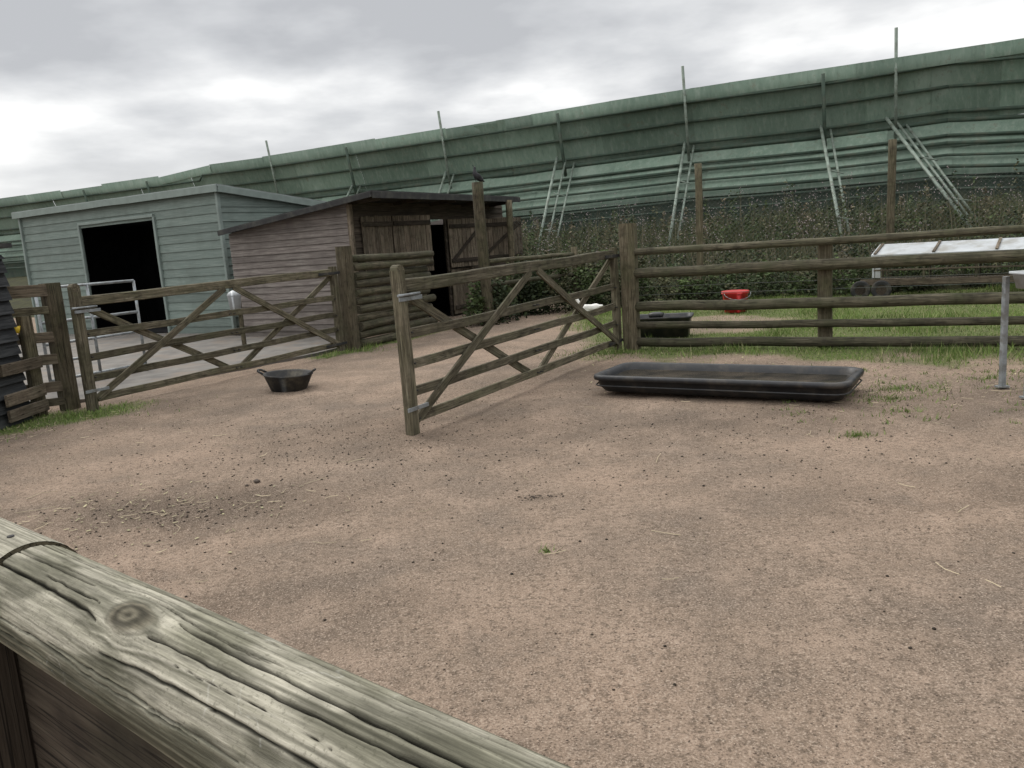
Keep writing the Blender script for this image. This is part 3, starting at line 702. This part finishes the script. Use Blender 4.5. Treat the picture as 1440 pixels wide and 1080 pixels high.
for s,o_ in ((-.22,-.26),(.16,-.26),(AL-.3,-.26)):
    c0=Vector(AP(s,.19,o_)); mwh,_=frame(c0,c0+ay*.1); 
    Vv=[];Ff=[];kk=20
    for (xx,rr_) in ((.02,.10),(.005,.16),(.015,.185),(.06,.185),(.075,.16),(.075,.10)):
        for j in range(kk): Vv.append((xx,math.cos(2*math.pi*j/kk)*rr_,math.sin(2*math.pi*j/kk)*rr_))
    for i in range(5):
        for j in range(kk): Ff.append((i*kk+j,i*kk+(j+1)%kk,(i+1)*kk+(j+1)%kk,(i+1)*kk+j))
    mkobj('tyre',Vv,Ff,M_tyre,ar,mwh,True)
    tube('hub',tuple(c0+ay*.03),tuple(c0+ay*.09),.105,M_brownboard,ar,16)
sx=rng.normal(8.9,.9,240);sy=15.9-(sx-7.3)*.75+rng.normal(.15,.3,240); chips('hay_wisps',sx,sy,rng.uniform(.06,.2,240),rng.uniform(.004,.008,240),np.array([[.4,.34,.18]])*rng.uniform(.6,1.1,(240,1)),.03,.5)

sb=empty('metal_trough_on_legs',(4.75,6.7,0))
LG=[(4.34,6.62),(5.1,6.55),(4.42,7.1),(5.15,7.0)]
for (x,y) in LG: beam('leg',(x,y,.0),(x,y,1.0),.05,.045,M_galv,sb,ref=(1,0,0),wob=0); beam('foot_plate',(x-.05,y,.012),(x+.05,y,.012),.07,.015,M_galv,sb,wob=0)
loft('basin',[(.36,.22,.05,0),(.38,.25,.05,.12),(.40,.27,.05,.125),(.40,.27,.05,.145),(.37,.24,.04,.14),(.33,.20,.04,.03)],M_whitepaint,sb,at(4.80,6.80,.90,-.08))
tube('tap_pipe',(4.45,6.62,.95),(4.45,6.62,1.07),.012,M_galv,sb)

# ------------------------------------------------------------ birds (skin modifier)
def skinobj(name,verts,edges,radii,mat,parent,mw,sub=2):
    me=bpy.data.meshes.new(name); me.from_pydata(verts,edges,[]); o=bpy.data.objects.new(name,me); COL.objects.link(o)
    m=o.modifiers.new('s','SKIN'); o.data.skin_vertices[0].data[0].use_root=True
    for i,r in enumerate(radii): o.data.skin_vertices[0].data[i].radius=(r[0],r[1]) if isinstance(r,tuple) else (r,r)
    sb_=o.modifiers.new('ss','SUBSURF'); sb_.levels=sub; sb_.render_levels=sub
    m.use_smooth_shade=True; me.materials.append(mat)
    o.parent=parent; o.matrix_parent_inverse=Matrix.Translation(parent.location).inverted(); o.matrix_basis=mw
    return o
def bird(name,loc,rot,s,mat,beakmat,neck=1.0,legs=True,pitch=0.):
    e_=empty(name,loc); mw=at(loc[0],loc[1],loc[2],rot)@Matrix.Scale(s,4); mb=mw@Matrix.Translation((0,0,.17))@Matrix.Rotation(-pitch,4,'Y')@Matrix.Translation((0,0,-.17))
    nk=neck
    verts=[(-.16,0,.28),(0,0,.26),(.16,0,.30),(.25,0,.36+.04*nk),(.29,0,.40+.16*nk),(.32,0,.44+.22*nk),(.37,0,.445+.22*nk),(-.28,0,.33),(-.40,0,.35)]
    edges=[(1,0),(1,2),(2,3),(3,4),(4,5),(5,6),(0,7),(7,8)]
    skinobj('body',verts,edges,[.12,.145,.12,.07,.05,.06,.035,(.075,.05),(.06,.02)],mat,e_,mb)
    for sg in (-1,1):
        skinobj('wing',[(.12,sg*.10,.33),(-.05,sg*.115,.31),(-.28,sg*.05,.32)],[(0,1),(1,2)],[(.03,.06),(.03,.08),(.015,.02)],mat,e_,mb)
        if legs:
            for (a_,b2) in (((.0,sg*.06,.17),(-.02,sg*.06,.08)),((-.02,sg*.06,.08),(.01,sg*.06,.005))):
                p=mw@Vector(a_);q=mw@Vector(b2); tube('leg',p,q,.012*s,beakmat,e_,6)
            for dy in (-.04,0,.04):
                tube('toe',mw@Vector((.01,sg*.06,.008)),mw@Vector((.08,sg*.06+dy,.006)),.008*s,beakmat,e_,5)
    bp=mb@Vector((.39,0,.44+.22*nk)); bq=mb@Vector((.48,0,.43+.22*nk)); mwb,L=frame(bp,bq)
    extr('beak',[(math.cos(a_)*.024*s,math.sin(a_)*.02*s) for a_ in np.arange(0,6.28,.8)],L,3,beakmat,e_,mwb,0,True,lambda t_:1-.85*t_)
bird('white_duck',(1.62,15.9,.0),2.9,.72,M_white,M_orange,.55)
bird('jackdaw',(-.42,16,2.775),math.radians(215),.46,M_bird,M_bird,.2,True,.75)
wb=empty('white_bucket',(-5.0,14.9,0))
beam('stake',(-4.95,15.02,-.05),(-4.95,15.02,1.15),.07,.07,M_post,wb,ref=(1,0,0))
loft('bucket',[(.09,.09,.09,0),(.12,.12,.12,.30),(.13,.13,.13,.31),(.10,.10,.10,.36),(.03,.03,.03,.40)],M_whitepaint,wb,at(-4.98,14.88,.68))
tube('handle',(-5.08,14.88,1.0),(-4.95,14.98,1.14),.008,M_galv,wb)

# ------------------------------------------------------------ foreground log rail
fr=empty('log_handrail',(-.3,.7,0))
M_log,t,b=newmat('weathered_log',.92,0,.06)
ca=t.n('ShaderNodeAttribute',attribute_name='col').outputs['Color']
tc=t.n('ShaderNodeTexCoord').outputs['Object']
f1=t.noise(t.mapping(tc,(10,170,170)),1.5,4,.7)
f2=t.noise(tc,200,3,.7)
c=t.mix(1.,ca,t.ramp(f1,[(.3,.6),(.7,1.35)]),'MULTIPLY')
c=t.mix(t.ramp(f2,[(.30,.5),(.44,0.)]),c,(.08,.076,.055))
t.l(c,b.inputs['Base Color']); bump(t,b,t.math('ADD',f1,t.math('MULTIPLY',f2,.6)),.6,.002)
def biglog(name,p0,p1,R,seed,ns,nt,knots,cracks,pale):
    mw,L=frame(p0,p1)
    s=np.linspace(0,L,ns);th=np.linspace(0,2*math.pi,nt,endpoint=False); S,TH=np.meshgrid(s,th,indexing='ij')
    T=TH*R
    psi=T.copy(); ring=np.full_like(T,9.)
    for (ks,kth,kr) in knots:
        dx=(S-ks)*.5; dy=(T-kth*R); r=np.hypot(dx,dy)+1e-6
        r=r*(1+.35*(fbm(S*40+3,T*60,2)-.5))
        psi=psi-dy*np.clip(kr*kr/(r*r),0,1); ring=np.minimum(ring,r/kr)
    g1=fbm(S*3+seed,psi*240,4); g2=fbm(S*2.1+50,psi*620,3); bl=fbm(S*7+9,T*18+3,4); bl2=fbm(S*18+19,T*40+3,4)
    crack=np.zeros_like(T)
    for (s0,s1,tc0,w,sl) in cracks:
        cen=tc0*R+sl*(S-s0)+.004*(vn(S*9+tc0*9,S*0+tc0*5)-.5)+.0016*(vn(S*60,S*0+tc0)-.5)
        e_=np.clip((S-s0)/.06,0,1)*np.clip((s1-S)/.06,0,1)
        ww=w*np.sqrt(e_)*(.6+.8*vn(S*35,S*0+tc0*3))+1e-5; crack=np.maximum(crack,np.exp(-((psi-cen)/ww)**2)*(e_>0))
    up_=np.sin(TH-.25)
    base=np.array([.205,.195,.148]); pal=np.array([.45,.42,.345]); drk=np.array([.095,.091,.066])
    w1=np.clip((g1-.3)*2.0,0,1)[...,None]
    c=drk+(base*1.3-drk)*w1
    pm=np.clip((bl*.6+bl2*.4-.47)*5+pale*np.clip(up_,0,1),0,1)*np.clip((g1*.5+g2*.5-.22)*2.2,0,1)  # pale worn wood, plus a highlight painted in along the log's top
    c=c*(1-pm[...,None]*.8)+pal*pm[...,None]*.8
    dm=np.clip((fbm(S*6+80,T*24+8,4)-.53)*8,0,.7)[...,None]; c=c*(1-dm)+drk*dm*(.65+.6*w1)
    sc_=fbm(S*24+2,T*24+40,2); scr=np.exp(-((sc_-.5)/.010)**2)*(fbm(S*4+7,T*9,2)>.5); c=c+scr[...,None]*.08
    kr_=np.clip((1.25-ring)/.4,0,1)
    rg=.5+.5*np.sin(ring*12+6*bl2+8*bl); kc=np.array([.085,.075,.055])[None,None]*(.4+1.1*rg[...,None])
    c=c*(1-kr_[...,None]*.85)+kc*kr_[...,None]*.85
    c=c*(1-crack[...,None]*.94)
    rad=R*(1+.022*(fbm(S*4+seed,T*9+1,3)-.5)*2)+.0010*(g1-.5)+.0008*(g2-.5)-.006*crack+.003*np.clip(1.5-ring,0,1)-.003*np.clip(.5-ring,0,1)
    Vv=np.stack([S,np.cos(TH)*rad,np.sin(TH)*rad],2).reshape(-1,3)
    idx=np.arange(ns*nt).reshape(ns,nt); i2=np.roll(idx,-1,1)
    Ff=np.stack([idx[:-1].ravel(),i2[:-1].ravel(),i2[1:].ravel(),idx[1:].ravel()],1)
    o=npmesh(name,Vv,Ff,M_log,True,{'col':np.clip(c,.004,1).reshape(-1,3)},fr); o.matrix_basis=mw
    for q,x in ((0,0.001),(ns-1,L-.001)):
        ring_=[tuple(v) for v in Vv[idx[q]]][::6]; ring_=[(x,a_*.995,b_*.995) for (_,a_,b_) in ring_]
        mkobj('log_end',ring_,[tuple(range(len(ring_)))],M_post,fr,mw)
    return mw,L
ld=Vector((.63,-.52,0)).normalized()
K0=Vector((-.71,1.04,1.2))
J=.115
a=K0+ld*J; b_=K0+ld*2.0
cr=[]
r0=np.random.default_rng(3)
for i in range(46):
    s0=r0.uniform(-.1,1.5); cr.append((s0,s0+r0.uniform(.06,.35),r0.uniform(.3,3.6),r0.uniform(.0004,.0010),r0.uniform(-.008,.008)))
cr+=[(-.05,.27,2.12,.0018,-.002),(.38,1.3,1.72,.0018,.006),(.36,1.0,2.0,.0014,-.004),(.02,1.1,1.2,.0012,.0),(.3,1.4,2.45,.0012,.002),(.1,.5,2.9,.0010,0)]
biglog('rail_log',a,b_,.0640,5,1150,340,[(.31,1.92,.017)],cr,.6)
a2=K0-ld*1.3+Vector((0,0,.004)); b2=K0+ld*(J-.004)+Vector((0,0,.004))
biglog('rail_log_end',a2,b2,.0650,11,800,260,[],[(.3,1.39,2.0,.001,0),(.6,1.3,1.2,.0012,0)],1.6)
for k,(o_,zz) in enumerate(((.06,.0),(.03,.0))):
    q=K0+ld*o_+Vector((-.012*k,.0-.018*k,.066-.002*k)); tube('nail',q,q+Vector((0,0,.004)),.0045,M_tyre,fr)
nv=Vector((ld.y,-ld.x,0)); 
if nv.y>0: nv=-nv
beam('post',K0+ld*.0+nv*.045+Vector((0,0,-1.2)),K0+ld*.0+nv*.045+Vector((0,0,-.03)),.10,.07,M_brownboard,fr,ref=tuple(nv),wob=.004)
beam('kick_board',K0-ld*1.0+Vector((0,0,-.17)),K0+ld*1.6+Vector((0,0,-.17)),.03,.24,M_brownboard,fr)

# ------------------------------------------------------------ world, sun, camera
w=bpy.data.worlds.new('World'); scn.world=w; w.use_nodes=True; t=NT(w.node_tree)
bg=w.node_tree.nodes['Background']; bg.inputs['Strength'].default_value=.1
sky=t.n('ShaderNodeTexSky',sky_type='NISHITA'); sky.sun_disc=False; sky.sun_elevation=math.radians(48); sky.sun_rotation=math.radians(-40)
tc=t.n('ShaderNodeTexCoord').outputs['Generated']; sp=t.n('ShaderNodeSeparateXYZ'); t.l(tc,sp.inputs[0])
den=t.math('ADD',t.math('MAXIMUM',sp.outputs[2],0.),.16)
cx=t.n('ShaderNodeCombineXYZ'); t.l(t.math('DIVIDE',sp.outputs[0],den),cx.inputs[0]); t.l(t.math('DIVIDE',sp.outputs[1],den),cx.inputs[1]); cx.inputs[2].default_value=3.3
n1=t.noise(cx.outputs[0],1.05,6,.50)
n1=t.math('ADD',n1,t.math('MULTIPLY',sp.outputs[0],-.08))
cl=t.ramp(n1,[(.38,(5.4,5.5,5.7)),(.46,(6.9,7.0,7.15)),(.53,(8.6,8.65,8.7)),(.60,(10.8,10.8,10.7))])
hz=t.ramp(sp.outputs[2],[(.03,.75),(.16,0.)])
cl=t.mix(hz,cl,(9.8,9.8,9.75))
cl=t.mix(.95,sky.outputs[0],cl)
# an overcast sky is brighter towards the zenith
cl=t.mix(1.,cl,t.ramp(t.math('MULTIPLY',sp.outputs[2],.5),[(.14,.54),(.30,1.)]),'MULTIPLY')
cl=t.mix(1.,cl,(1.86,1.86,1.86),'MULTIPLY')
t.l(cl,bg.inputs['Color'])
sd=bpy.data.lights.new('sun','SUN'); sd.energy=1.3; sd.angle=math.radians(18); sd.color=(1,.96,.9)
so=bpy.data.objects.new('sun',sd); COL.objects.link(so)
el=math.radians(48); az=math.radians(-40)
dirv=Vector((math.sin(az)*math.cos(el),math.cos(az)*math.cos(el),math.sin(el)))
so.rotation_euler=dirv.to_track_quat('Z','Y').to_euler(); so.location=(-10,10,20)
cam=bpy.data.cameras.new('camera'); co=bpy.data.objects.new('camera',cam); COL.objects.link(co); scn.camera=co
cam.sensor_width=36; cam.lens=28.25; cam.clip_start=.05; cam.clip_end=2000
Mr=Matrix.Rotation(math.radians(80),4,'X')@Matrix.Rotation(math.radians(-4),4,'Z')
co.matrix_world=Matrix.Translation((0,0,1.6))@Mr
scn.view_settings.view_transform='Standard'; scn.view_settings.look='None'; scn.view_settings.exposure=0
